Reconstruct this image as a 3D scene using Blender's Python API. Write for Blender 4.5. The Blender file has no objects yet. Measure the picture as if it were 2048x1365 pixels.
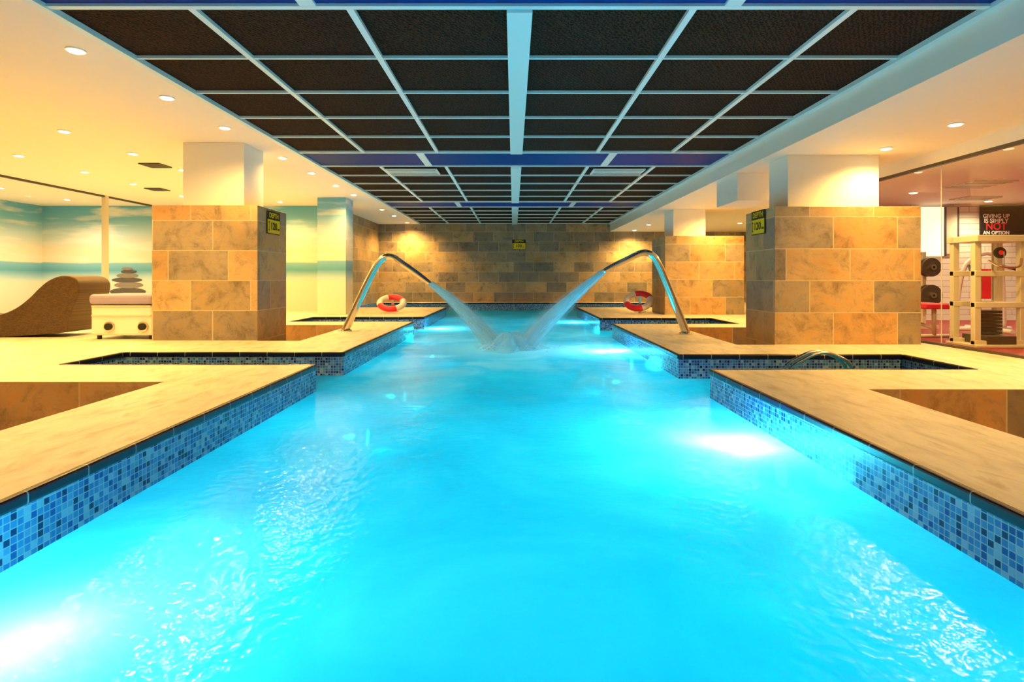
import bpy, math, random, bmesh
from mathutils import Vector, Matrix
random.seed(3)
S=bpy.context.scene
S.view_settings.view_transform='Standard'
S.view_settings.look='None'
F=1100.0; CZ=0.9
# ---------------------------------------------------------------- materials
def newmat(n):
    m=bpy.data.materials.new(n); m.use_nodes=True
    nt=m.node_tree; nt.nodes.clear()
    return m,nt,nt.nodes,nt.links
def out(nt,sh):
    o=nt.nodes.new('ShaderNodeOutputMaterial'); nt.links.new(sh,o.inputs['Surface'])
def simple(n,col,rough=0.5,metal=0.0,emit=None,es=0,spec=0.5,noise=0.0,nscale=8.0):
    m,nt,N,L=newmat(n)
    p=N.new('ShaderNodeBsdfPrincipled')
    p.inputs['Base Color'].default_value=(*col,1); p.inputs['Roughness'].default_value=rough
    p.inputs['Metallic'].default_value=metal; p.inputs['Specular IOR Level'].default_value=spec
    if noise>0:
        tc=N.new('ShaderNodeTexCoord'); nz=N.new('ShaderNodeTexNoise'); nz.inputs['Scale'].default_value=nscale
        nz.inputs['Detail'].default_value=5
        L.new(tc.outputs['Object'],nz.inputs['Vector'])
        mx=N.new('ShaderNodeMix'); mx.data_type='RGBA'
        mx.inputs[6].default_value=(*[c*(1-noise) for c in col],1); mx.inputs[7].default_value=(*[min(1,c*(1+noise)) for c in col],1)
        L.new(nz.outputs['Fac'],mx.inputs[0]); L.new(mx.outputs[2],p.inputs['Base Color'])
    if emit:
        p.inputs['Emission Color'].default_value=(*emit,1); p.inputs['Emission Strength'].default_value=es
        try: m.cycles.emission_sampling='NONE'
        except Exception: pass
    out(nt,p.outputs[0]); return m
def M(N,L,op,a,b=None,c=None):
    n=N.new('ShaderNodeMath'); n.operation=op
    for i,v in enumerate((a,b,c)):
        if v is None: continue
        if isinstance(v,(int,float)): n.inputs[i].default_value=v
        else: L.new(v,n.inputs[i])
    return n.outputs[0]
def ramp(N,L,fac,stops,interp='LINEAR'):
    r=N.new('ShaderNodeValToRGB'); r.color_ramp.interpolation=interp
    e=r.color_ramp.elements
    while len(e)>1: e.remove(e[-1])
    e[0].position=stops[0][0]; e[0].color=(*stops[0][1],1)
    for p,c in stops[1:]:
        k=e.new(p); k.color=(*c,1)
    L.new(fac,r.inputs[0]); return r.outputs[0]
def mixc(N,L,fac,a,b,mode='MIX'):
    x=N.new('ShaderNodeMix'); x.data_type='RGBA'; x.blend_type=mode
    if isinstance(fac,(int,float)): x.inputs[0].default_value=fac
    else: L.new(fac,x.inputs[0])
    for i,v in ((6,a),(7,b)):
        if isinstance(v,tuple): x.inputs[i].default_value=(*v,1)
        else: L.new(v,x.inputs[i])
    return x.outputs[2]
def tilemat(name,tw,th,grout,gw,stops,groutcol,stagger=0.0,rough=0.3,veins=False,interp='CONSTANT',bump=0.3,darkv=0.0):
    m,nt,N,L=newmat(name)
    uv=N.new('ShaderNodeUVMap'); uv.uv_map='UVMap'
    sp=N.new('ShaderNodeSeparateXYZ'); L.new(uv.outputs[0],sp.inputs[0])
    v=M(N,L,'DIVIDE',sp.outputs[1],th); row=M(N,L,'FLOOR',v)
    u=M(N,L,'DIVIDE',sp.outputs[0],tw)
    if stagger: u=M(N,L,'ADD',u,M(N,L,'MULTIPLY',M(N,L,'MODULO',M(N,L,'ABSOLUTE',row),3.0),stagger))
    col=M(N,L,'FLOOR',u)
    fu=M(N,L,'SUBTRACT',u,col); fv=M(N,L,'SUBTRACT',v,row)
    cb=N.new('ShaderNodeCombineXYZ'); L.new(col,cb.inputs[0]); L.new(row,cb.inputs[1])
    wn=N.new('ShaderNodeTexWhiteNoise'); wn.noise_dimensions='2D'; L.new(cb.outputs[0],wn.inputs['Vector'])
    g1=M(N,L,'MULTIPLY',M(N,L,'MINIMUM',fu,M(N,L,'SUBTRACT',1.0,fu)),tw)
    g2=M(N,L,'MULTIPLY',M(N,L,'MINIMUM',fv,M(N,L,'SUBTRACT',1.0,fv)),th)
    isg=M(N,L,'LESS_THAN',M(N,L,'MINIMUM',g1,g2),gw/2)
    base=ramp(N,L,wn.outputs['Value'],stops,interp)
    p=N.new('ShaderNodeBsdfPrincipled'); p.inputs['Roughness'].default_value=rough
    if veins:
        off=N.new('ShaderNodeVectorMath'); off.operation='MULTIPLY_ADD'
        L.new(wn.outputs['Color'],off.inputs[0]); off.inputs[1].default_value=(7,7,7); L.new(uv.outputs[0],off.inputs[2])
        nz=N.new('ShaderNodeTexNoise'); nz.inputs['Scale'].default_value=3.4; nz.inputs['Detail'].default_value=12; nz.inputs['Roughness'].default_value=0.78; nz.inputs['Distortion'].default_value=0.4
        L.new(off.outputs[0],nz.inputs['Vector'])
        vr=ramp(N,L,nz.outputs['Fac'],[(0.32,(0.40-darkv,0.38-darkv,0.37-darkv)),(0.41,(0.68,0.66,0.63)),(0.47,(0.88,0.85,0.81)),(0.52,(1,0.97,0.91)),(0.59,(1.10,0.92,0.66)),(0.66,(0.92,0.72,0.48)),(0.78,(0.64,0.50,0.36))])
        base=mixc(N,L,0.95,base,vr,'MULTIPLY')
        # broad weathering stains running across neighbouring tiles
        n2=N.new('ShaderNodeTexNoise'); n2.inputs['Scale'].default_value=1.1; n2.inputs['Detail'].default_value=5; L.new(uv.outputs[0],n2.inputs['Vector'])
        st=ramp(N,L,n2.outputs['Fac'],[(0.35,(0.74,0.73,0.72)),(0.55,(1,1,1)),(0.7,(1.08,1.0,0.86))])
        base=mixc(N,L,0.9,base,st,'MULTIPLY')
        bp=N.new('ShaderNodeBump'); bp.inputs['Strength'].default_value=bump; bp.inputs['Distance'].default_value=0.02
        L.new(nz.outputs['Fac'],bp.inputs['Height']); L.new(bp.outputs[0],p.inputs['Normal'])
    fin=mixc(N,L,isg,base,groutcol)
    L.new(fin,p.inputs['Base Color'])
    out(nt,p.outputs[0]); return m
slate=tilemat('slate_tile',0.86,0.43,0,0.012,[(0,(0.44,0.34,0.21)),(0.18,(0.58,0.40,0.21)),(0.36,(0.34,0.28,0.22)),(0.52,(0.64,0.45,0.24)),(0.68,(0.42,0.35,0.26)),(0.85,(0.60,0.37,0.17))],(0.66,0.54,0.34),stagger=0.37,rough=0.38,veins=True)
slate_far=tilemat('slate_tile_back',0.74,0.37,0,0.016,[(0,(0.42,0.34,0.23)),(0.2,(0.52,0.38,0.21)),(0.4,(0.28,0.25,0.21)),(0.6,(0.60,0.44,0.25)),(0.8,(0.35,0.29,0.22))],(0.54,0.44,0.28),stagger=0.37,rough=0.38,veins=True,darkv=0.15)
mosaic=tilemat('blue_glass_mosaic',0.032,0.032,0,0.0045,[(0,(0.014,0.06,0.29)),(0.2,(0.04,0.16,0.44)),(0.42,(0.10,0.28,0.52)),(0.6,(0.22,0.40,0.58)),(0.74,(0.006,0.012,0.10)),(0.86,(0.05,0.21,0.47))],(0.34,0.44,0.50),rough=0.15)
navy=tilemat('navy_bullnose',0.33,50,0,0.006,[(0,(0.003,0.003,0.018)),(0.5,(0.005,0.005,0.026))],(0.40,0.40,0.40),rough=0.3)
m,nt,N,L=newmat('travertine'); uv=N.new('ShaderNodeUVMap'); uv.uv_map='UVMap'
mp=N.new('ShaderNodeMapping'); mp.inputs['Scale'].default_value=(3.0,1.0,1); L.new(uv.outputs[0],mp.inputs[0])
nz=N.new('ShaderNodeTexNoise'); nz.inputs['Scale'].default_value=2.6; nz.inputs['Detail'].default_value=11; nz.inputs['Roughness'].default_value=0.62; nz.inputs['Distortion'].default_value=0.5; L.new(mp.outputs[0],nz.inputs['Vector'])
c=ramp(N,L,nz.outputs['Fac'],[(0.3,(0.54,0.47,0.33)),(0.44,(0.72,0.66,0.50)),(0.58,(0.84,0.78,0.61)),(0.72,(0.56,0.48,0.33))])
p=N.new('ShaderNodeBsdfPrincipled'); p.inputs['Roughness'].default_value=0.38; L.new(c,p.inputs['Base Color'])
bp=N.new('ShaderNodeBump'); bp.inputs['Strength'].default_value=0.2; L.new(nz.outputs['Fac'],bp.inputs['Height']); L.new(bp.outputs[0],p.inputs['Normal'])
out(nt,p.outputs[0]); trav=m
paint=simple('white_plaster',(0.90,0.88,0.80),0.7,noise=0.02,nscale=3)
white_bounce=simple('white_metal_pool_bounce',(0.66,0.90,0.97),0.35)  # cyan bounce light from the pool is mixed into the white base colour
steel=simple('brushed_steel',(0.78,0.70,0.58),0.16,1.0)
basin=simple('pool_basin_tile',(0.008,0.66,0.76),0.6,noise=0.08,nscale=1.0)
bluep=simple('blue_panel',(0.0,0.03,0.20),0.5,spec=0.1)
black=simple('black',(0.01,0.01,0.012),0.4)
dgrey=simple('dark_frame',(0.07,0.055,0.04),0.4)
yellow=simple('sign_yellow',(0.95,0.66,0.0),0.4)
red=simple('red',(0.80,0.02,0.05),0.45)
ringw=simple('ring_white',(0.88,0.85,0.80),0.4)
cream=simple('cream_enamel',(0.72,0.66,0.52),0.4)
purple=simple('lilac_pad',(0.38,0.32,0.50),0.5)
gymred=simple('gym_red_floor',(0.30,0.02,0.02),0.5,noise=0.2)
bulb=simple('lamp_glass',(1,0.9,0.7),0.3,emit=(1,0.82,0.5),es=25)
poolbulb=simple('pool_lamp_glass',(1,1,1),0.3,emit=(0.6,0.95,1.0),es=3)
m,nt,N,L=newmat('dark_acoustic_tile'); uv=N.new('ShaderNodeUVMap'); uv.uv_map='UVMap'
mp=N.new('ShaderNodeMapping'); mp.inputs['Rotation'].default_value=(0,0,0.6); L.new(uv.outputs[0],mp.inputs[0])
wv=N.new('ShaderNodeTexWave'); wv.inputs['Scale'].default_value=9; wv.inputs['Distortion'].default_value=9; wv.inputs['Detail'].default_value=3; wv.inputs['Detail Scale'].default_value=3; L.new(mp.outputs[0],wv.inputs['Vector'])
c=ramp(N,L,wv.outputs['Fac'],[(0.2,(0.004,0.002,0.002)),(0.8,(0.040,0.017,0.009))])
p=N.new('ShaderNodeBsdfPrincipled'); p.inputs['Roughness'].default_value=0.8; p.inputs['Specular IOR Level'].default_value=0.12; L.new(c,p.inputs['Base Color'])
bp=N.new('ShaderNodeBump'); bp.inputs['Strength'].default_value=0.5; bp.inputs['Distance'].default_value=0.01; L.new(wv.outputs['Fac'],bp.inputs['Height']); L.new(bp.outputs[0],p.inputs['Normal'])
out(nt,p.outputs[0]); acoustic=m
# mural
m,nt,N,L=newmat('beach_mural'); uv=N.new('ShaderNodeUVMap'); uv.uv_map='UVMap'
sp=N.new('ShaderNodeSeparateXYZ'); L.new(uv.outputs[0],sp.inputs[0])
mp=N.new('ShaderNodeMapping'); mp.inputs['Scale'].default_value=(0.35,2.2,1); L.new(uv.outputs[0],mp.inputs[0])
nz=N.new('ShaderNodeTexNoise'); nz.inputs['Scale'].default_value=1.6; nz.inputs['Detail'].default_value=6; L.new(mp.outputs[0],nz.inputs['Vector'])
h=M(N,L,'DIVIDE',sp.outputs[1],2.9)
hn=M(N,L,'ADD',h,M(N,L,'MULTIPLY',M(N,L,'SUBTRACT',nz.outputs['Fac'],0.5),0.05))
sky=ramp(N,L,hn,[(0.0,(0.80,0.74,0.60)),(0.27,(0.84,0.80,0.68)),(0.31,(0.50,0.72,0.78)),(0.38,(0.12,0.40,0.58)),(0.45,(0.24,0.54,0.70)),(0.458,(0.85,0.80,0.62)),(0.58,(0.88,0.80,0.62)),(0.72,(0.56,0.76,0.84)),(0.85,(0.20,0.52,0.76)),(1.0,(0.10,0.42,0.72))])
cl=ramp(N,L,nz.outputs['Fac'],[(0.50,(0,0,0)),(0.64,(1,1,1))])
skm=M(N,L,'MULTIPLY',M(N,L,'GREATER_THAN',h,0.46),M(N,L,'MULTIPLY',cl,0.8))
c=mixc(N,L,skm,sky,(0.92,0.90,0.86))
p=N.new('ShaderNodeBsdfPrincipled'); p.inputs['Roughness'].default_value=0.35; L.new(c,p.inputs['Base Color']); out(nt,p.outputs[0]); mural=m
gymwall=tilemat('painted_brick',0.9,0.12,0,0.012,[(0,(0.78,0.74,0.66)),(0.5,(0.84,0.80,0.70))],(0.45,0.38,0.28),stagger=0.37,rough=0.5)
# wicker
m,nt,N,L=newmat('wicker'); uv=N.new('ShaderNodeTexCoord')
br=N.new('ShaderNodeTexBrick'); br.inputs['Scale'].default_value=16
mp=N.new('ShaderNodeMapping'); mp.inputs['Rotation'].default_value=(math.pi/2,0,0); L.new(uv.outputs['Object'],mp.inputs[0]); L.new(mp.outputs[0],br.inputs['Vector'])
br.inputs['Color1'].default_value=(0.13,0.068,0.025,1); br.inputs['Color2'].default_value=(0.07,0.037,0.014,1); br.inputs['Mortar'].default_value=(0.015,0.009,0.005,1)
p=N.new('ShaderNodeBsdfPrincipled'); p.inputs['Roughness'].default_value=0.5; L.new(br.outputs['Color'],p.inputs['Base Color'])
bp=N.new('ShaderNodeBump'); bp.inputs['Strength'].default_value=0.6; bp.inputs['Distance'].default_value=0.01; bp.invert=True; L.new(br.outputs['Fac'],bp.inputs['Height']); L.new(bp.outputs[0],p.inputs['Normal'])
out(nt,p.outputs[0]); wicker=m
# glass
m,nt,N,L=newmat('clear_glass'); t=N.new('ShaderNodeBsdfTransparent'); t.inputs[0].default_value=(0.95,0.96,0.94,1); g=N.new('ShaderNodeBsdfGlossy'); g.inputs['Roughness'].default_value=0.02
lw=N.new('ShaderNodeLayerWeight'); lw.inputs[0].default_value=0.5
mx=N.new('ShaderNodeMixShader'); L.new(M(N,L,'ADD',0.03,M(N,L,'MULTIPLY',M(N,L,'POWER',lw.outputs['Facing'],5.0),0.5)),mx.inputs[0]); L.new(t.outputs[0],mx.inputs[1]); L.new(g.outputs[0],mx.inputs[2]); out(nt,mx.outputs[0]); glass=m
# water
IMP=(-0.1,9.2)
m,nt,N,L=newmat('pool_water'); tc=N.new('ShaderNodeTexCoord')
t=N.new('ShaderNodeBsdfTransparent'); t.inputs[0].default_value=(0.06,0.88,1.0,1)
tl=N.new('ShaderNodeBsdfTranslucent')
nz=N.new('ShaderNodeTexNoise'); nz.inputs['Scale'].default_value=2.0; nz.inputs['Detail'].default_value=3; L.new(tc.outputs['Object'],nz.inputs['Vector'])
nz2=N.new('ShaderNodeTexNoise'); nz2.inputs['Scale'].default_value=18; nz2.inputs['Detail'].default_value=2; L.new(tc.outputs['Object'],nz2.inputs['Vector'])
nz3=N.new('ShaderNodeTexNoise'); nz3.inputs['Scale'].default_value=1.0; nz3.inputs['Detail'].default_value=3; nz3.inputs['Distortion'].default_value=0.8; L.new(tc.outputs['Object'],nz3.inputs['Vector'])
wc=ramp(N,L,nz3.outputs['Fac'],[(0.30,(0.05,0.70,0.84)),(0.5,(0.09,0.80,0.92)),(0.70,(0.16,0.90,1.0))]); L.new(wc,tl.inputs[0])
hh=M(N,L,'ADD',nz.outputs['Fac'],M(N,L,'MULTIPLY',nz2.outputs['Fac'],0.35))
bp=N.new('ShaderNodeBump'); bp.inputs['Strength'].default_value=0.28; bp.inputs['Distance'].default_value=0.05; L.new(hh,bp.inputs['Height'])
m1=N.new('ShaderNodeMixShader'); m1.inputs[0].default_value=0.94; L.new(t.outputs[0],m1.inputs[1]); L.new(tl.outputs[0],m1.inputs[2])
g=N.new('ShaderNodeBsdfGlossy'); g.inputs['Roughness'].default_value=0.12; L.new(bp.outputs[0],g.inputs['Normal'])
fr=N.new('ShaderNodeFresnel'); fr.inputs[0].default_value=1.33; L.new(bp.outputs[0],fr.inputs['Normal'])
m2=N.new('ShaderNodeMixShader'); L.new(M(N,L,'MULTIPLY',fr.outputs[0],0.6),m2.inputs[0]); L.new(m1.outputs[0],m2.inputs[1]); L.new(g.outputs[0],m2.inputs[2])
vm=N.new('ShaderNodeVectorMath'); vm.operation='DISTANCE'; L.new(tc.outputs['Object'],vm.inputs[0]); vm.inputs[1].default_value=(IMP[0],IMP[1],-0.28)
fz=N.new('ShaderNodeTexNoise'); fz.inputs['Scale'].default_value=0.9; fz.inputs['Detail'].default_value=4; fz.inputs['Distortion'].default_value=1.0; L.new(tc.outputs['Object'],fz.inputs['Vector'])
fall=M(N,L,'SUBTRACT',1.0,M(N,L,'DIVIDE',vm.outputs['Value'],5.2)); fall.node.use_clamp=True
core=M(N,L,'MULTIPLY',M(N,L,'SUBTRACT',1.0,M(N,L,'DIVIDE',vm.outputs['Value'],1.5)),1.6); core.node.use_clamp=True
ff=M(N,L,'MULTIPLY',M(N,L,'POWER',fall,1.3),M(N,L,'MULTIPLY',M(N,L,'SUBTRACT',fz.outputs['Fac'],0.45),6.0)); ff.node.use_clamp=True
ff=M(N,L,'MULTIPLY',M(N,L,'MAXIMUM',ff,core),0.85)
fd=N.new('ShaderNodeBsdfDiffuse'); fd.inputs[0].default_value=(0.45,0.88,1,1); ft=N.new('ShaderNodeBsdfTranslucent'); ft.inputs[0].default_value=(0.95,0.97,1,1)
fm=N.new('ShaderNodeMixShader'); fm.inputs[0].default_value=0.55; L.new(fd.outputs[0],fm.inputs[1]); L.new(ft.outputs[0],fm.inputs[2])
m3=N.new('ShaderNodeMixShader'); L.new(ff,m3.inputs[0]); L.new(m2.outputs[0],m3.inputs[1]); L.new(fm.outputs[0],m3.inputs[2])
out(nt,m3.outputs[0]); water=m
# jet water
def jetmat(name,amp,base,pw):
    m,nt,N,L=newmat(name); uv=N.new('ShaderNodeUVMap'); uv.uv_map='UVMap'
    mp=N.new('ShaderNodeMapping'); mp.inputs['Scale'].default_value=(12,2.0,1); L.new(uv.outputs[0],mp.inputs[0])
    nz=N.new('ShaderNodeTexNoise'); nz.inputs['Scale'].default_value=1.5; nz.inputs['Detail'].default_value=4; L.new(mp.outputs[0],nz.inputs['Vector'])
    lw=N.new('ShaderNodeLayerWeight'); lw.inputs[0].default_value=0.5
    al=M(N,L,'MULTIPLY',M(N,L,'POWER',M(N,L,'SUBTRACT',1.0,lw.outputs['Facing']),pw),M(N,L,'ADD',M(N,L,'MULTIPLY',nz.outputs['Fac'],amp),base)); al.node.use_clamp=True
    t=N.new('ShaderNodeBsdfTransparent')
    fd=N.new('ShaderNodeBsdfDiffuse'); fd.inputs[0].default_value=(0.52,0.86,1,1); ft=N.new('ShaderNodeBsdfTranslucent'); ft.inputs[0].default_value=(0.60,0.92,1,1)
    fm=N.new('ShaderNodeMixShader'); fm.inputs[0].default_value=0.35; L.new(fd.outputs[0],fm.inputs[1]); L.new(ft.outputs[0],fm.inputs[2])
    mx=N.new('ShaderNodeMixShader'); L.new(al,mx.inputs[0]); L.new(t.outputs[0],mx.inputs[1]); L.new(fm.outputs[0],mx.inputs[2]); out(nt,mx.outputs[0]); return m
jetm=jetmat('jet_water',0.9,0.5,0.8)
spraym=jetmat('jet_spray',0.7,-0.08,1.4)
# ---------------------------------------------------------------- mesh builder
class MB:
    def __init__(s): s.v=[];s.f=[];s.mi=[];s.uv=[];s.m=[];s.sm=[]
    def mat(s,m):
        if m not in s.m: s.m.append(m)
        return s.m.index(m)
    def quad(s,pts,m,uv=None,smooth=False):
        b=len(s.v); s.v+= [tuple(p) for p in pts]; s.f.append(tuple(range(b,b+len(pts))))
        s.mi.append(s.mat(m)); s.sm.append(smooth)
        if uv is None:
            n=(Vector(pts[1])-Vector(pts[0])).cross(Vector(pts[2])-Vector(pts[1]))
            a=[abs(n.x),abs(n.y),abs(n.z)]; k=a.index(max(a))
            uv=[((p[1],p[2]) if k==0 else (p[0],p[2]) if k==1 else (p[0],p[1])) for p in pts]
        s.uv+=uv
    def box(self,x0,x1,y0,y1,z0,z1,m,**o):
        g=lambda k:o.get(k,m); q=self.quad
        if g('e'): q([(x1,y0,z0),(x1,y1,z0),(x1,y1,z1),(x1,y0,z1)],g('e'))
        if g('w'): q([(x0,y1,z0),(x0,y0,z0),(x0,y0,z1),(x0,y1,z1)],g('w'))
        if g('s'): q([(x0,y0,z0),(x1,y0,z0),(x1,y0,z1),(x0,y0,z1)],g('s'))
        if g('n'): q([(x1,y1,z0),(x0,y1,z0),(x0,y1,z1),(x1,y1,z1)],g('n'))
        if g('t'): q([(x0,y0,z1),(x1,y0,z1),(x1,y1,z1),(x0,y1,z1)],g('t'))
        if g('b'): q([(x0,y1,z0),(x1,y1,z0),(x1,y0,z0),(x0,y0,z0)],g('b'))
    def cyl(s,c,r,h,ax,m,n=24,r2=None):
        r2=r if r2 is None else r2
        c=Vector(c); A={'x':(Vector((0,1,0)),Vector((0,0,1)),Vector((1,0,0))),'y':(Vector((1,0,0)),Vector((0,0,1)),Vector((0,-1,0))),'z':(Vector((1,0,0)),Vector((0,1,0)),Vector((0,0,1)))}[ax]
        a=[c+A[0]*math.cos(2*math.pi*i/n)*r+A[1]*math.sin(2*math.pi*i/n)*r-A[2]*h/2 for i in range(n)]
        b=[c+A[0]*math.cos(2*math.pi*i/n)*r2+A[1]*math.sin(2*math.pi*i/n)*r2+A[2]*h/2 for i in range(n)]
        for i in range(n): j=(i+1)%n; s.quad([a[i],a[j],b[j],b[i]],m,smooth=True)
        s.quad(b,m); s.quad(a[::-1],m)
    def tube(s,pts,rad,m,n=16,caps=True,flat=None):
        pts=[Vector(p) for p in pts]; K=len(pts)
        if not hasattr(rad,'__len__'): rad=[rad]*K
        rings=[]; up=None
        for i,p in enumerate(pts):
            t=(pts[min(i+1,K-1)]-pts[max(i-1,0)]).normalized()
            if up is None:
                up=Vector((0,1,0)) if abs(t.y)<0.9 else Vector((1,0,0))
            u=(up-t*up.dot(t)).normalized(); w=t.cross(u); up=u
            fl=flat[i] if flat else 1
            rings.append([p+u*math.cos(2*math.pi*k/n)*rad[i]+w*math.sin(2*math.pi*k/n)*rad[i]*fl for k in range(n)])
        for i in range(K-1):
            for k in range(n):
                j=(k+1)%n
                s.quad([rings[i][k],rings[i][j],rings[i+1][j],rings[i+1][k]],m,uv=[(k/n,i/K),((k+1)/n,i/K),((k+1)/n,(i+1)/K),(k/n,(i+1)/K)],smooth=True)
        if caps: s.quad(rings[0][::-1],m); s.quad(rings[-1],m)
    def obj(s,name,parent=None,bevel=0,loc=None,weld=True):
        me=bpy.data.meshes.new(name); me.from_pydata(s.v,[],s.f)
        for mm in s.m: me.materials.append(mm)
        ul=me.uv_layers.new(name='UVMap')
        for i,u in enumerate(s.uv): ul.data[i].uv=u
        for i,pl in enumerate(me.polygons): pl.material_index=s.mi[i]; pl.use_smooth=s.sm[i]
        if weld:
            b=bmesh.new(); b.from_mesh(me); bmesh.ops.remove_doubles(b,verts=b.verts,dist=1e-5); bmesh.ops.recalc_face_normals(b,faces=b.faces) if weld=='n' else None
            b.to_mesh(me); b.free()
        ob=bpy.data.objects.new(name,me); S.collection.objects.link(ob)
        if parent: ob.parent=parent
        if loc: ob.location=loc
        if bevel:
            bv=ob.modifiers.new('bevel','BEVEL'); bv.width=bevel; bv.segments=3; bv.limit_method='ANGLE'
        return ob
def empty(name,loc=(0,0,0),rot=(0,0,0)):
    e=bpy.data.objects.new(name,None); e.location=loc; e.rotation_euler=rot; S.collection.objects.link(e); e.empty_display_size=0.1; return e
def cat(P,n=8):
    P=[Vector(p) for p in P]; Q=[2*P[0]-P[1]]+P+[2*P[-1]-P[-2]]; o=[]
    for i in range(1,len(Q)-2):
        for k in range(n):
            t=k/n; a,b,c,d=Q[i-1],Q[i],Q[i+1],Q[i+2]
            o.append(0.5*((2*b)+(c-a)*t+(2*a-5*b+4*c-d)*t*t+(3*b-a-3*c+d)*t**3))
    o.append(P[-1]); return o
# ---------------------------------------------------------------- layout
XL,XR=-2.05,1.93; WZ=-0.28; PB=-1.5; LOW=-0.7
YB=20.2; Y0=-2.5
WL,WR=-12.9,13.0
CE=2.9; SL=2.87; SR=2.6; GC=2.44
d=MB()
def blk(x0,x1,y0,y1,**o):
    d.box(x0,x1,y0,y1,PB-0.1,0,None,t=trav,**o)
blk(-3.02,XL,Y0,5.7,e=mosaic,w=slate)
blk(WL,-3.02,4.76,5.7,s=slate)
d.box(-4.7,XL,5.7,5.7001,PB,0,None,n=mosaic)
blk(WL,-4.7,5.7,6.64,e=mosaic)
blk(WL,XL,6.64,7.86,s=mosaic,e=mosaic,n=slate)
blk(-3.05,XL,7.86,10.5,e=mosaic,w=slate)
blk(WL,-5.17,7.86,10.5,e=slate)
blk(WL,XL,10.5,11.3,e=mosaic,s=slate,n=mosaic)
blk(WL,-4.6,11.3,12.6,e=mosaic)
blk(WL,XL,12.6,16.8,s=mosaic,e=mosaic,n=mosaic)
blk(WL,-4.95,16.8,YB,e=mosaic)
blk(XR,2.86,Y0,5.4,w=mosaic,e=slate)
blk(2.86,WR,4.44,5.4,s=slate)
d.box(XR,4.55,5.4,5.4001,PB,0,None,n=mosaic)
blk(4.55,WR,5.4,6.43,w=mosaic)
blk(XR,WR,6.43,7.39,s=mosaic,w=mosaic,n=slate)
blk(XR,3.0,7.39,10.0,w=mosaic,e=slate)
blk(5.48,5.65,7.39,10.0,w=slate)
d.box(5.65,WR,7.39,10.0,PB,0,None,t=trav)
blk(XR,WR,10.0,10.75,w=mosaic,s=slate,n=mosaic)
blk(4.4,WR,10.75,12.3,w=mosaic)
blk(XR,WR,12.3,16.8,s=mosaic,w=mosaic,n=mosaic)
blk(5.0,WR,16.8,YB,w=mosaic)
d.box(-4.95,5.0,19.85,YB,PB,0,None,t=trav,s=mosaic)
d.box(WL,-3.02,Y0,4.76,LOW-0.1,LOW,slate); d.box(2.86,WR,Y0,4.44,LOW-0.1,LOW,slate)
d.box(-5.17,-3.05,7.86,10.5,LOW-0.1,LOW,slate); d.box(3.0,5.48,7.39,10.0,LOW-0.1,LOW,slate)
d.obj('floor',weld=False)
b=MB(); b.box(-5.2,5.2,Y0,YB,PB-0.3,PB,basin); b.box(XL-0.001,XR,Y0-0.1,Y0,PB,0,mosaic); b.obj('swimming_pool_basin',weld=False)
c=MB(); o=0.012; hgt=0.055; wd=0.045
def cop(x0,y0,x1,y1,nx,ny):
    if nx: 
        xa,xb=sorted((x0+nx*o,x0-nx*(wd-o))); c.box(xa,xb,min(y0,y1),max(y0,y1),-hgt,0.004,navy)
    else:
        ya,yb=sorted((y0+ny*o,y0-ny*(wd-o))); c.box(min(x0,x1),max(x0,x1),ya,yb,-hgt,0.004,navy)
for X,sg,ys in ((XL,1,[(Y0,5.7),(6.64,11.3),(12.6,16.8)]),(XR,-1,[(Y0,5.4),(6.43,10.75),(12.3,16.8)])):
    for a,bb in ys: cop(X,a,X,bb,sg,0)
cop(XL,5.7,-4.7,5.7,0,1); cop(-4.7,5.7,-4.7,6.64,1,0); cop(-4.7,6.64,XL,6.64,0,-1)
cop(XL,11.3,-4.6,11.3,0,1); cop(-4.6,11.3,-4.6,12.6,1,0); cop(-4.6,12.6,XL,12.6,0,-1)
cop(XL,16.8,-4.95,16.8,0,1); cop(5.0,16.8,XR,16.8,0,1); cop(-4.95,19.85,5.0,19.85,0,-1)
cop(XR,5.4,4.55,5.4,0,1); cop(4.55,5.4,4.55,6.43,-1,0); cop(XR,6.43,4.55,6.43,0,-1)
cop(XR,10.75,4.4,10.75,0,1); cop(4.4,10.75,4.4,12.3,-1,0); cop(XR,12.3,4.4,12.3,0,-1)
for fi,f in enumerate(c.f):
    pts=[c.v[k] for k in f]
    dy=max(p[1] for p in pts)-min(p[1] for p in pts); dx=max(p[0] for p in pts)-min(p[0] for p in pts)
    for j,p in enumerate(pts): c.uv[fi*4+j]=(p[1] if dy>dx else p[0], 1+p[2])
c.obj('trim_1',bevel=0.015,weld=True)
w=MB()
def wq(x0,x1,y0,y1): w.quad([(x0,y0,WZ),(x1,y0,WZ),(x1,y1,WZ),(x0,y1,WZ)],water)
wq(XL,XR,Y0,16.8); wq(-4.7,XL,5.7,6.64); wq(-4.6,XL,11.3,12.6); wq(XR,4.55,5.4,6.43); wq(XR,4.4,10.75,12.3); wq(-4.95,5.0,16.8,19.85)
w.obj('pool_water',weld=False)
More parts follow.
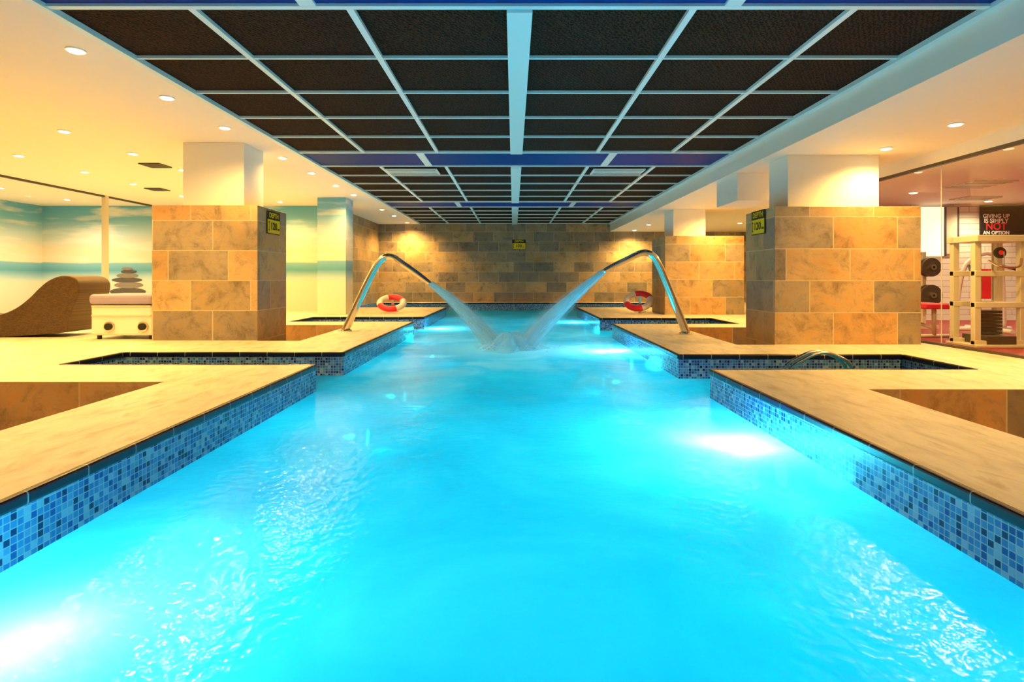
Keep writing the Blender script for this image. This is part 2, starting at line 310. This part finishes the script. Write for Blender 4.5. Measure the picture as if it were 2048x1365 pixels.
# ---------------------------------------------------------------- walls
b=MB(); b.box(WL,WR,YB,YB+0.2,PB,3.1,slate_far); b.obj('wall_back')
b=MB(); b.box(WL,-4.8,15.05,15.2,0,3.1,mural); b.box(WL-0.15,WL,Y0,15.2,LOW,3.1,mural)
b.obj('wall_left')
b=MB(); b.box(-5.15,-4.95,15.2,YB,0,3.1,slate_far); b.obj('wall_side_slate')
b=MB(); b.box(WR,WR+0.15,Y0,YB,LOW,3.1,paint); b.obj('wall_right')
b=MB(); b.box(5.8,WR,11.55,11.7,0,GC,gymwall); b.box(5.65,5.8,10.6,11.7,0,SR,paint); b.obj('wall_gym')
b=MB(); b.box(WL,WR,Y0-0.15,Y0,PB,3.1,paint); b.obj('wall_front')
b=MB(); b.box(-4.8,-4.1,13.45,14.05,0,SL,mural); b.obj('mural_column',bevel=0.01)
# ---------------------------------------------------------------- ceiling
CLx,CRx=-3.48,3.55
b=MB()
b.box(CLx,CRx,Y0,YB,CE+0.015,CE+0.1,acoustic)
b.box(WL,CLx,Y0,YB,SL,CE+0.1,paint)
b.box(CRx,5.65,Y0,YB,SR,CE+0.1,paint)
b.box(5.65,WR,Y0,11.7,GC,CE+0.1,paint,w=None)
b.box(5.65,WR,11.7,YB,SR,CE+0.1,paint)
b.obj('ceiling',weld=False)
g=MB()
def bar(x0,x1,y0,y1,drop=0.0): g.box(x0,x1,y0,y1,CE-0.012-drop,CE+0.014,white_bounce)
beams=[(-2.7,-1.6),(3.0,4.06),(8.72,9.82),(14.42,15.5)]
secs=[(-1.6,3.0,5),(4.06,8.72,5),(9.82,14.42,5),(15.5,YB,5)]
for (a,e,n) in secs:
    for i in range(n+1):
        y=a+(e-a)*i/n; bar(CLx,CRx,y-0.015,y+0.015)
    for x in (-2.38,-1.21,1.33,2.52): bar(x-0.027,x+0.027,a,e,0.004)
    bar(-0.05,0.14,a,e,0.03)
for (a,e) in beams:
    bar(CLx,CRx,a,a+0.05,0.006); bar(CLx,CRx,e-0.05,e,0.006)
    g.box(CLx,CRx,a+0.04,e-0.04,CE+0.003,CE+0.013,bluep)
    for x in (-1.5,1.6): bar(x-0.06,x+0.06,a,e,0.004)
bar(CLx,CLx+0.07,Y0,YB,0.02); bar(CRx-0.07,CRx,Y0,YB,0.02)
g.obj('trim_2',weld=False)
def slotvent(name,cx,cy,z,wx,wy,mat=white_bounce,n=4):
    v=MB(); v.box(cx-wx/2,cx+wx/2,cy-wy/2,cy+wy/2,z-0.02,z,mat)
    for i in range(n):
        yy=cy-wy/2+wy*(i+0.5)/n; v.box(cx-wx/2+0.03,cx+wx/2-0.03,yy-0.012,yy+0.012,z-0.024,z-0.019,black)
    v.obj(name,weld=False)
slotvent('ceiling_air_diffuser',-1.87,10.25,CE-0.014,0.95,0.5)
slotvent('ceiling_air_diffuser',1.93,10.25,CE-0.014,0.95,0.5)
slotvent('ceiling_vent',-6.25,9.6,SL,0.36,0.36,dgrey)
slotvent('ceiling_vent',-7.9,12.2,SL,0.36,0.36,dgrey)
# ---------------------------------------------------------------- pillars
def pillar(x0,x1,y0,y1,h,base,cx0,cx1,cy0,cy1,top):
    e=empty('stone_clad_pillar')
    b=MB(); b.box(x0,x1,y0,y1,base,h,slate); b.obj('slate_cladding',e,bevel=0.006)
    b=MB(); b.box(cx0,cx1,cy0,cy1,h,top,paint); b.obj('plaster_column',e,bevel=0.006)
pillar(-5.17,-3.66,7.862,8.86,1.94,LOW,-4.81,-3.92,8.0,8.62,SL)
pillar(3.51,5.478,7.392,8.31,1.86,LOW,3.79,5.05,7.6,8.16,SR)
pillar(3.69,5.62,13.4,14.65,1.92,0,3.95,4.75,13.6,14.4,SR)
b=MB(); b.box(3.62,4.3,8.9,9.8,2.15,SR,paint); b.box(4.3,4.7,9.0,9.7,2.3,SR,paint); b.obj('ceiling_duct_box',bevel=0.005)
def partition(nm,X,y0,y1,top,posts,zt):
    e=empty(nm)
    b=MB(); b.quad([(X,y0,0.02),(X,y1,0.02),(X,y1,top-0.03),(X,y0,top-0.03)],glass); b.obj('pane',e)
    b=MB(); b.box(X-0.03,X+0.03,y0,y1,top-0.04,top,dgrey); b.box(X-0.03,X+0.03,y0,y1,0,0.03,dgrey)
    for y,wdt in posts: b.box(X-wdt,X+wdt,y-wdt,y+wdt,0.0,top,cream)
    b.obj('frame',e,weld=False)
partition('glass_partition',5.68,5.45,10.6,GC,[(7.3,0.004),(9.2,0.006)],SR)
b=MB(); b.box(5.65,5.66,Y0,11.7,GC,SR,paint); b.obj('trim_3')
partition('glass_partition',-9.8,5.75,15.0,SL,[(13.2,0.05),(10.0,0.006)],SL)
# ---------------------------------------------------------------- signs
def text(body,size,loc,mat,parent,name,ax='CENTER',bold=0.0):
    cu=bpy.data.curves.new(name,'FONT'); cu.body=body; cu.size=size; cu.align_x=ax; cu.align_y='CENTER'; cu.extrude=0.001; cu.offset=bold
    cu.materials.append(mat); ob=bpy.data.objects.new(name,cu); S.collection.objects.link(ob); ob.parent=parent
    ob.location=loc; ob.rotation_euler=(math.pi/2,0,0); return ob
def sign(loc,rz,w=0.44,h=0.34):
    e=empty('depth_sign',loc,(0,0,rz))
    b=MB(); b.box(-w/2,w/2,-0.012,0,-h/2,h/2,black); b.box(-w/2+0.012,w/2-0.012,-0.015,-0.011,-h/2+0.012,h/2-0.125,yellow); 
    ax=-w/2+0.05; zc=-0.055; 
    b.box(ax-0.006,ax+0.006,-0.017,-0.014,zc-0.06,zc+0.06,black)
    for s_ in (1,-1):
        pts=[(ax-0.022,-0.017,zc+s_*0.05),(ax+0.022,-0.017,zc+s_*0.05),(ax,-0.017,zc+s_*0.085)]
        b.quad(pts if s_>0 else pts[::-1],black)
    b.obj('plate',e,weld=False)
    text('DEPTH',0.105,(0,-0.016,h/2-0.064),yellow,e,'depth_text',bold=0.002)
    text('120',0.15,(-0.01,-0.018,-0.055),black,e,'value_text',bold=0.003)
    text('cm',0.06,(0.155,-0.018,-0.085),black,e,'unit_text',bold=0.001)
sign((-3.655,8.36,1.73),math.pi/2)
sign((3.505,7.86,1.69),-math.pi/2,0.42)
sign((0.2,YB-0.005,2.12),0,0.5,0.36)
# ---------------------------------------------------------------- fountains
Lf=9.3; Rf=8.84
def jet(a,slope,bp,r0,r1):
    a=Vector(a); bp=Vector(bp); P=[];R=[]
    K=30; dx=bp-a; k=dx.z-slope
    for i in range(K+1):
        t=i/K; P.append((a.x+dx.x*t,a.y+dx.y*t,a.z+slope*t+k*t*t)); R.append(r0+(r1-r0)*t**1.1)
    b=MB(); b.tube(P,R,jetm,24,caps=False); b.tube(P,[r*0.5 for r in R],jetm,18,caps=False)
    b.tube(P,[r*(1.05+0.9*i/K) for i,r in enumerate(R)],spraym,24,caps=False); return b
def fountain(base,path,jb):
    e=empty('swan_neck_fountain')
    P=cat(path,8); K=len(P)
    rad=[0.066-0.022*(i/(K-1)) for i in range(K)]; fl=[1]*K
    for i in range(K-7,K): fl[i]=1-0.45*(i-(K-7))/6; rad[i]*=1+0.35*(i-(K-7))/6
    b=MB(); b.tube(P,rad,steel,20,flat=fl); b.cyl((base[0],base[1],0.012),0.11,0.024,'z',steel,32); b.obj('curved_pipe',e)
    jb.obj('water_jet',e)
fountain((-2.85,Lf,0),[(-2.85,Lf,0.0),(-2.66,Lf,0.42),(-2.47,Lf,0.82),(-2.32,Lf,1.10),(-2.20,Lf,1.235),(-2.05,Lf,1.25),(-1.86,Lf,1.13),(-1.62,Lf,0.96),(-1.39,Lf,0.79)],
  jet((-1.40,Lf,0.80),-0.75,(-0.30,9.25,WZ+0.01),0.055,0.16))
fountain((2.78,Rf,0),[(2.78,Rf,0.0),(2.62,Rf,0.42),(2.45,Rf,0.85),(2.33,Rf,1.12),(2.22,Rf,1.27),(2.06,Rf,1.30),(1.86,Rf,1.21),(1.65,Rf,1.11),(1.44,Rf,1.00)],
  jet((1.45,Rf,1.0),-1.0,(0.16,9.15,WZ+0.01),0.05,0.17))
b=MB(); nr,na=12,48; rings=[]
for i in range(nr+1):
    r=i/nr; rings.append([])
    for k in range(na):
        a=2*math.pi*k/na; rr=r*(0.46+0.10*math.sin(3*a+1)+0.06*math.sin(7*a))
        z=0.26*(1-r*r)**1.5*(1+0.35*math.sin(5*a+6*r)*r)+0.012*(1-r)
        rings[-1].append((-0.07+rr*math.cos(a)*1.15,9.1+rr*math.sin(a),WZ+0.004+z))
for i in range(nr):
    for k in range(na):
        j=(k+1)%na; b.quad([rings[i][k],rings[i+1][k],rings[i+1][j],rings[i][j]],jetm,uv=[(k/na,r)for r in(i/nr,(i+1)/nr)]+[((k+1)/na,r) for r in ((i+1)/nr,i/nr)],smooth=True)
# thrown droplets
for i in range(150):
    a=random.uniform(0,2*math.pi); rr=min(0.8,abs(random.gauss(0,0.36))); zz=WZ+0.03+min(0.3,abs(random.gauss(0,0.13)))*max(0.15,1-rr/0.9)
    cx,cy=-0.07+rr*math.cos(a)*1.2,9.05+rr*math.sin(a); s_=random.uniform(0.005,0.012)
    T=[(cx+s_,cy,zz),(cx,cy+s_,zz),(cx-s_,cy,zz),(cx,cy-s_,zz)]
    for k in range(4):
        b.quad([T[k],T[(k+1)%4],(cx,cy,zz+s_*1.5)],jetm,smooth=True); b.quad([T[(k+1)%4],T[k],(cx,cy,zz-s_)],jetm,smooth=True)
b.obj('water_splash')
# ---------------------------------------------------------------- handrail in side pool
b=MB(); P=cat([(2.95,5.95,-0.5),(2.98,5.95,-0.12),(3.15,5.95,0.02),(3.33,5.95,0.085),(3.5,5.95,0.05),(3.66,5.95,-0.08),(3.68,5.95,-0.5)],8)
b.tube(P,0.02,steel,14); P2=[(p.x,p.y+0.12,p.z) for p in P]; b.tube(P2,0.02,steel,14); b.obj('pool_handrail')
# ---------------------------------------------------------------- life rings
def lifering(loc,tilt,rz):
    e=empty('life_ring',loc,(0,0,rz))
    b=MB(); R,r=0.30,0.085; n,mn=64,16
    def P(i,k):
        a=2*math.pi*(i+4)/n; q=2*math.pi*k/mn; x=(R+r*math.cos(q))*math.cos(a); y=(R+r*math.cos(q))*math.sin(a); z=r*math.sin(q)*0.8
        ct,st=math.cos(tilt),math.sin(tilt); yy=y+R+r
        return (x,yy*ct-z*st,yy*st+z*ct+0.07)
    for i in range(n):
        mt=red if (i//16)%2==0 else ringw
        for k in range(mn): b.quad([P(i,k),P(i+1,k),P(i+1,k+1),P(i,k+1)],mt,smooth=True)
    b.obj('ring',e)
    b=MB(); ct,st=math.cos(tilt),math.sin(tilt)
    yy=0.72*ct; zz=0.70*st
    b.box(-0.03,0.03,yy-0.02+0.03,yy+0.03,0,zz,steel); b.box(-0.15,0.15,yy-0.1,yy+0.14,0,0.012,steel); b.obj('stand',e)
lifering((-3.1,13.9,0),math.radians(28),0.15)
lifering((3.12,13.9,0),math.radians(38),-0.35)
# ---------------------------------------------------------------- lounger
prof=[(-6.36,.86),(-6.33,.76),(-6.36,.62),(-6.44,.42),(-6.50,.24),(-6.52,.12),(-6.60,.07),(-6.9,.045),(-7.4,.01),(-8.0,.0),(-8.5,.03),(-8.68,.12),(-8.66,.24),(-8.5,.31),(-8.2,.33),(-7.85,.31),(-7.55,.34),(-7.3,.44),(-7.1,.59),(-6.95,.74),(-6.8,.86),(-6.62,.93),(-6.46,.92)]
PP=[]; K=len(prof)
for i in range(K):
    a,b_,c_,d_=[Vector((*prof[(i+j-1)%K],0)) for j in range(4)]
    for q in range(4):
        t=q/4; PP.append(0.5*((2*b_)+(c_-a)*t+(2*a-5*b_+4*c_-d_)*t*t+(3*b_-a-3*c_+d_)*t**3))
b=MB(); ya,yb=8.3,8.95; DX=-0.22
V=lambda p,y:(p.x+DX,y,max(0.002,p.y))
for i in range(len(PP)):
    p,q=PP[i],PP[(i+1)%len(PP)]; b.quad([V(p,yb),V(q,yb),V(q,ya),V(p,ya)],wicker,smooth=True)
b.quad([V(p,ya) for p in PP],wicker); b.quad([V(p,yb) for p in PP[::-1]],wicker)
b.obj('wicker_lounger',bevel=0.02,weld='n')
# treatment cabinet
e=empty('treatment_couch')
b=MB(); b.box(-6.15,-5.25,8.0,8.7,0.06,0.50,ringw); b.obj('cabinet_body',e,bevel=0.03)
b=MB(); b.box(-6.13,-5.27,7.985,8.0,0.34,0.36,cream); b.box(-6.13,-5.27,7.985,8.0,0.48,0.5,cream); b.obj('front_trim',e)
b=MB(); b.box(-6.17,-5.23,7.97,8.72,0.51,0.66,purple); b.obj('cushion',e,bevel=0.05)
b=MB()
for x in (-5.87,-5.38):
    b.cyl((x,7.985,0.19),0.075,0.03,'y',steel); b.cyl((x,7.965,0.19),0.05,0.03,'y',black); 
for x in (-6.08,-5.32):
    for y in (8.08,8.62): b.cyl((x,y,0.03),0.03,0.06,'z',black,12)
b.obj('dials_and_feet',e)
e=MB(); grey=simple('stone_print',(0.09,0.08,0.08),0.4); grey2=simple('stone_print_light',(0.26,0.22,0.20),0.4)
for i,(zz,wx,hz) in enumerate([(0.52,0.50,0.11),(0.70,0.40,0.085),(0.84,0.42,0.07),(0.96,0.30,0.065),(1.07,0.22,0.05),(1.15,0.15,0.04)]):
    cx=-10.55+0.03*math.sin(i*2); n=28
    e.quad([(cx+wx*math.cos(2*math.pi*k/n),15.045-0.001*i,zz+hz*math.sin(2*math.pi*k/n)) for k in range(n)],grey if i%2==0 else grey2)
e.obj('zen_stones_print',weld=False)
# ---------------------------------------------------------------- gym
b=MB(); b.box(5.72,WR,5.5,11.54,0.002,0.012,gymred); b.obj('gym_rubber_floor')
e=empty('multi_gym_station')
b=MB(); x0,x1=5.90,6.48; ya,yb=7.02,7.36
for x in (x0,x1):
    for y in (ya,yb): b.box(x-0.04,x+0.04,y-0.035,y+0.035,0.02,1.40,cream)
for z in (0.06,0.55,0.95):
    b.box(x0-0.04,x1+0.04,ya-0.045,ya+0.045,z-0.03,z+0.04,cream); b.box(x0-0.04,x1+0.04,yb-0.045,yb+0.045,z-0.03,z+0.04,cream)
b.box(x0-0.06,x1+0.08,ya-0.10,yb+0.06,1.36,1.44,cream); b.box(x0-0.06,x1+0.08,ya-0.08,yb+0.08,0.013,0.05,cream)
b.box(x0+0.1,x1-0.1,ya-0.05,yb,0.05,0.16,dgrey)
b.obj('frame',e,bevel=0.008,weld=True)
b=MB()
for k in range(7): b.box(6.05,6.33,7.12,7.28,0.17+k*0.045,0.205+k*0.045,dgrey)
for x in (6.11,6.27): b.cyl((x,7.2,0.75),0.012,1.2,'z',steel,12)
b.cyl((6.19,7.0,1.22),0.07,0.03,'y',black); b.cyl((6.19,7.0,1.22),0.03,0.05,'y',red)
b.tube(cat([(5.98,6.93,1.12),(6.08,6.86,1.04),(6.3,6.86,1.04),(6.40,6.93,1.14)],6),0.014,steel,10)
b.cyl((6.19,6.94,1.13),0.006,0.2,'z',steel,8)
b.obj('weight_stack',e,weld=False)
e=empty('weight_bench')
b=MB(); b.box(6.05,6.42,8.05,9.0,0.44,0.52,red); b.box(6.05,6.42,9.02,9.45,0.50,0.58,red); b.obj('pads',e,bevel=0.02)
b=MB(); b.tube([(6.23,8.15,0.44),(6.23,8.15,0.05)],0.03,cream); b.tube([(6.23,9.3,0.5),(6.23,9.3,0.05)],0.03,cream)
b.tube([(5.98,8.15,0.04),(6.48,8.15,0.04)],0.025,cream); b.tube([(5.98,9.3,0.04),(6.48,9.3,0.04)],0.025,cream); b.tube([(6.23,8.15,0.15),(6.23,9.3,0.35)],0.025,cream)
b.obj('legs',e)
e=empty('chest_press_machine')
b=MB(); b.tube(cat([(7.5,9.3,0.04),(7.52,9.3,0.6),(7.6,9.25,1.1),(7.85,9.2,1.3),(8.1,9.2,1.28)],6),0.035,ringw,12)
b.tube(cat([(8.3,9.3,0.04),(8.28,9.3,0.6),(8.2,9.25,1.1),(8.0,9.2,1.3)],6),0.035,ringw,12)
b.tube([(7.4,9.3,0.04),(8.4,9.3,0.04)],0.04,ringw,12); b.tube([(7.9,8.7,0.04),(7.9,9.6,0.04)],0.04,ringw,12); b.tube([(7.9,9.0,0.04),(7.9,9.0,0.42)],0.035,ringw,12)
b.tube(cat([(7.62,9.2,1.1),(7.5,9.0,1.0),(7.52,8.85,0.85)],6),0.022,black,10); b.tube(cat([(8.18,9.2,1.1),(8.3,9.0,1.0),(8.28,8.85,0.85)],6),0.022,black,10)
b.obj('frame',e)
b=MB(); b.box(7.72,8.08,8.8,9.15,0.42,0.50,red); b.box(7.74,8.06,9.14,9.22,0.55,1.05,red); b.obj('pads',e,bevel=0.02)
e=empty('weight_plate_rack')
b=MB()
for y in (9.6,10.2): b.box(7.12,7.18,y-0.03,y+0.03,0.013,1.35,cream)
b.box(7.12,7.18,9.6,10.2,1.29,1.35,cream); b.box(6.9,7.4,9.56,9.64,0.013,0.07,cream); b.box(6.9,7.4,10.16,10.24,0.013,0.07,cream)
b.obj('uprights',e,weld=False)
b=MB()
for z,rr in ((1.08,0.16),(0.60,0.18)):
    for y in (9.5,9.42): b.cyl((7.15,y,z),rr,0.05,'y',dgrey,32); 
    b.cyl((7.15,9.38,z),0.05,0.06,'y',steel,20); b.cyl((7.15,9.5,z),0.02,0.3,'y',steel,12)
b.obj('plates',e,weld=False)
e=empty('motivational_poster',(10.55,11.53,2.08))
b=MB(); b.box(-0.78,0.9,-0.02,0.0,-0.36,0.34,black); b.obj('panel',e)
for t_,sz,z,mt in (('GIVING UP',0.115,0.11,ringw),('IS SIMPLY',0.125,0.01,ringw),('NOT',0.20,-0.11,red),('AN OPTION',0.10,-0.24,ringw)):
    text(t_,sz,(-0.45,-0.023,z),mt,e,'lettering',bold=0.003)
e=empty('backlit_wall_panel')
lit=simple('lit_panel',(0.95,0.9,0.75),0.4,emit=(1,0.9,0.6),es=1.2)
b=MB(); b.box(8.5,9.0,11.5,11.54,1.36,2.38,lit); b.obj('panel',e)
b=MB(); b.box(9.0,9.04,11.48,11.54,1.36,2.38,dgrey); b.box(9.28,9.32,11.5,11.54,1.4,2.38,dgrey);b.box(9.04,9.28,11.5,11.54,1.4,2.38,cream); b.obj('edge',e,weld=False)
slotvent('ceiling_air_diffuser',7.6,9.0,GC,0.7,0.7,cream,5)
slotvent('ceiling_air_diffuser',8.9,10.6,GC,0.7,0.4,cream,3)
# ---------------------------------------------------------------- lights
WARM=(1,0.57,0.14)
def downlight(x,y,z,power,col=WARM,ang=155,r=0.055):
    e=empty('recessed_downlight',(x,y,z))
    b=MB(); b.cyl((0,0,-0.006),r+0.02,0.012,'z',paint,24); b.cyl((0,0,-0.015),r,0.008,'z',bulb,24); b.obj('fitting',e,weld=False)
    if power:
        l=bpy.data.lights.new('lamp','SPOT'); l.energy=power; l.color=col; l.spot_size=math.radians(ang); l.spot_blend=0.9; l.shadow_soft_size=0.05
        o=bpy.data.objects.new('lamp',l); S.collection.objects.link(o); o.parent=e; o.location=(0,0,-0.06)
for y in (1.0,3.4,4.75,6.0,7.2,9.0,10.3,11.7,13.0,15.8,17.4,19.55): downlight(-3.78,y,SL,170 if y<15 else (120 if y<19 else 520))
for y in (4.5,6.0,7.37,8.7,10.0,11.4,12.8,14.2): downlight(-6.02,y,SL,145)
for y in (6.2,7.5,8.84,10.2,11.5,13.2): downlight(-7.95,y,SL,130)
for y in (9.5,12.0,13.8): downlight(-11.2,y,SL,215,(1,0.74,0.42))
for y in (1.0,3.0,4.7,6.07,7.2,8.8,10.4,12.0,13.0,15.6,17.5,19.55): downlight(4.88 if y<17 else 4.3,y,SR,210 if y<15 else (130 if y<19 else 450))
for x,y in ((7.2,7.6),(7.2,9.9),(9.2,9.6),(9.5,11.0),(11.0,9.0)): downlight(x,y,GC,115,(1,0.78,0.46))
for x in (7.0,9.5): downlight(x,17,SR,150)
def plamp(x,y,z,side,power,off=0.34,rad=0.12,col=(0.46,0.90,1.0)):
    e=empty('underwater_pool_or_fill_lamp',(x,y,z))
    b=MB(); b.cyl((side*0.01,0,0),0.13,0.03,'x',steel,32); b.cyl((side*0.03,0,0),0.10,0.012,'x',poolbulb,32); b.obj('fitting',e,weld=False)
    l=bpy.data.lights.new('lamp','POINT'); l.energy=power; l.color=col; l.shadow_soft_size=rad
    o=bpy.data.objects.new('lamp',l); S.collection.objects.link(o); o.parent=e; o.location=(side*off,0,0)
for y,pw,of in ((1.76,85,0.46),(12.75,65,0.34)): plamp(XL,y,-0.48,1,pw,of)
for y,pw in ((3.9,130),(8.83,100),(14.6,65)): plamp(XR,y,-0.48,-1,pw)
FILLC=(0.05,0.85,0.95)  # deep lamps here are added, unseen fill that brightens the water evenly
for y in (-1.0,4.6,7.6,10.2,15.4): plamp(XL,y,-1.3,1,20,0.22,0.03,FILLC)
for y in (-1.0,1.2,6.4,11.6): plamp(XR,y,-1.3,-1,20,0.22,0.03,FILLC)
plamp(-4.95,18.5,-1.0,1,16,0.25,0.05,FILLC); plamp(5.0,18.5,-1.0,-1,16,0.25,0.05,FILLC)
w_=bpy.data.worlds.new('world'); S.world=w_; w_.use_nodes=True; w_.node_tree.nodes['Background'].inputs[0].default_value=(1,0.8,0.55,1); w_.node_tree.nodes['Background'].inputs[1].default_value=0.3
cd=bpy.data.cameras.new('camera'); cd.sensor_width=36; cd.lens=F/2048*36; cd.shift_y=-126.5/2048; cd.shift_x=-3/2048; cd.clip_start=0.05
co=bpy.data.objects.new('camera',cd); S.collection.objects.link(co); co.location=(0,0,CZ); co.rotation_euler=(math.pi/2,0,0); S.camera=co
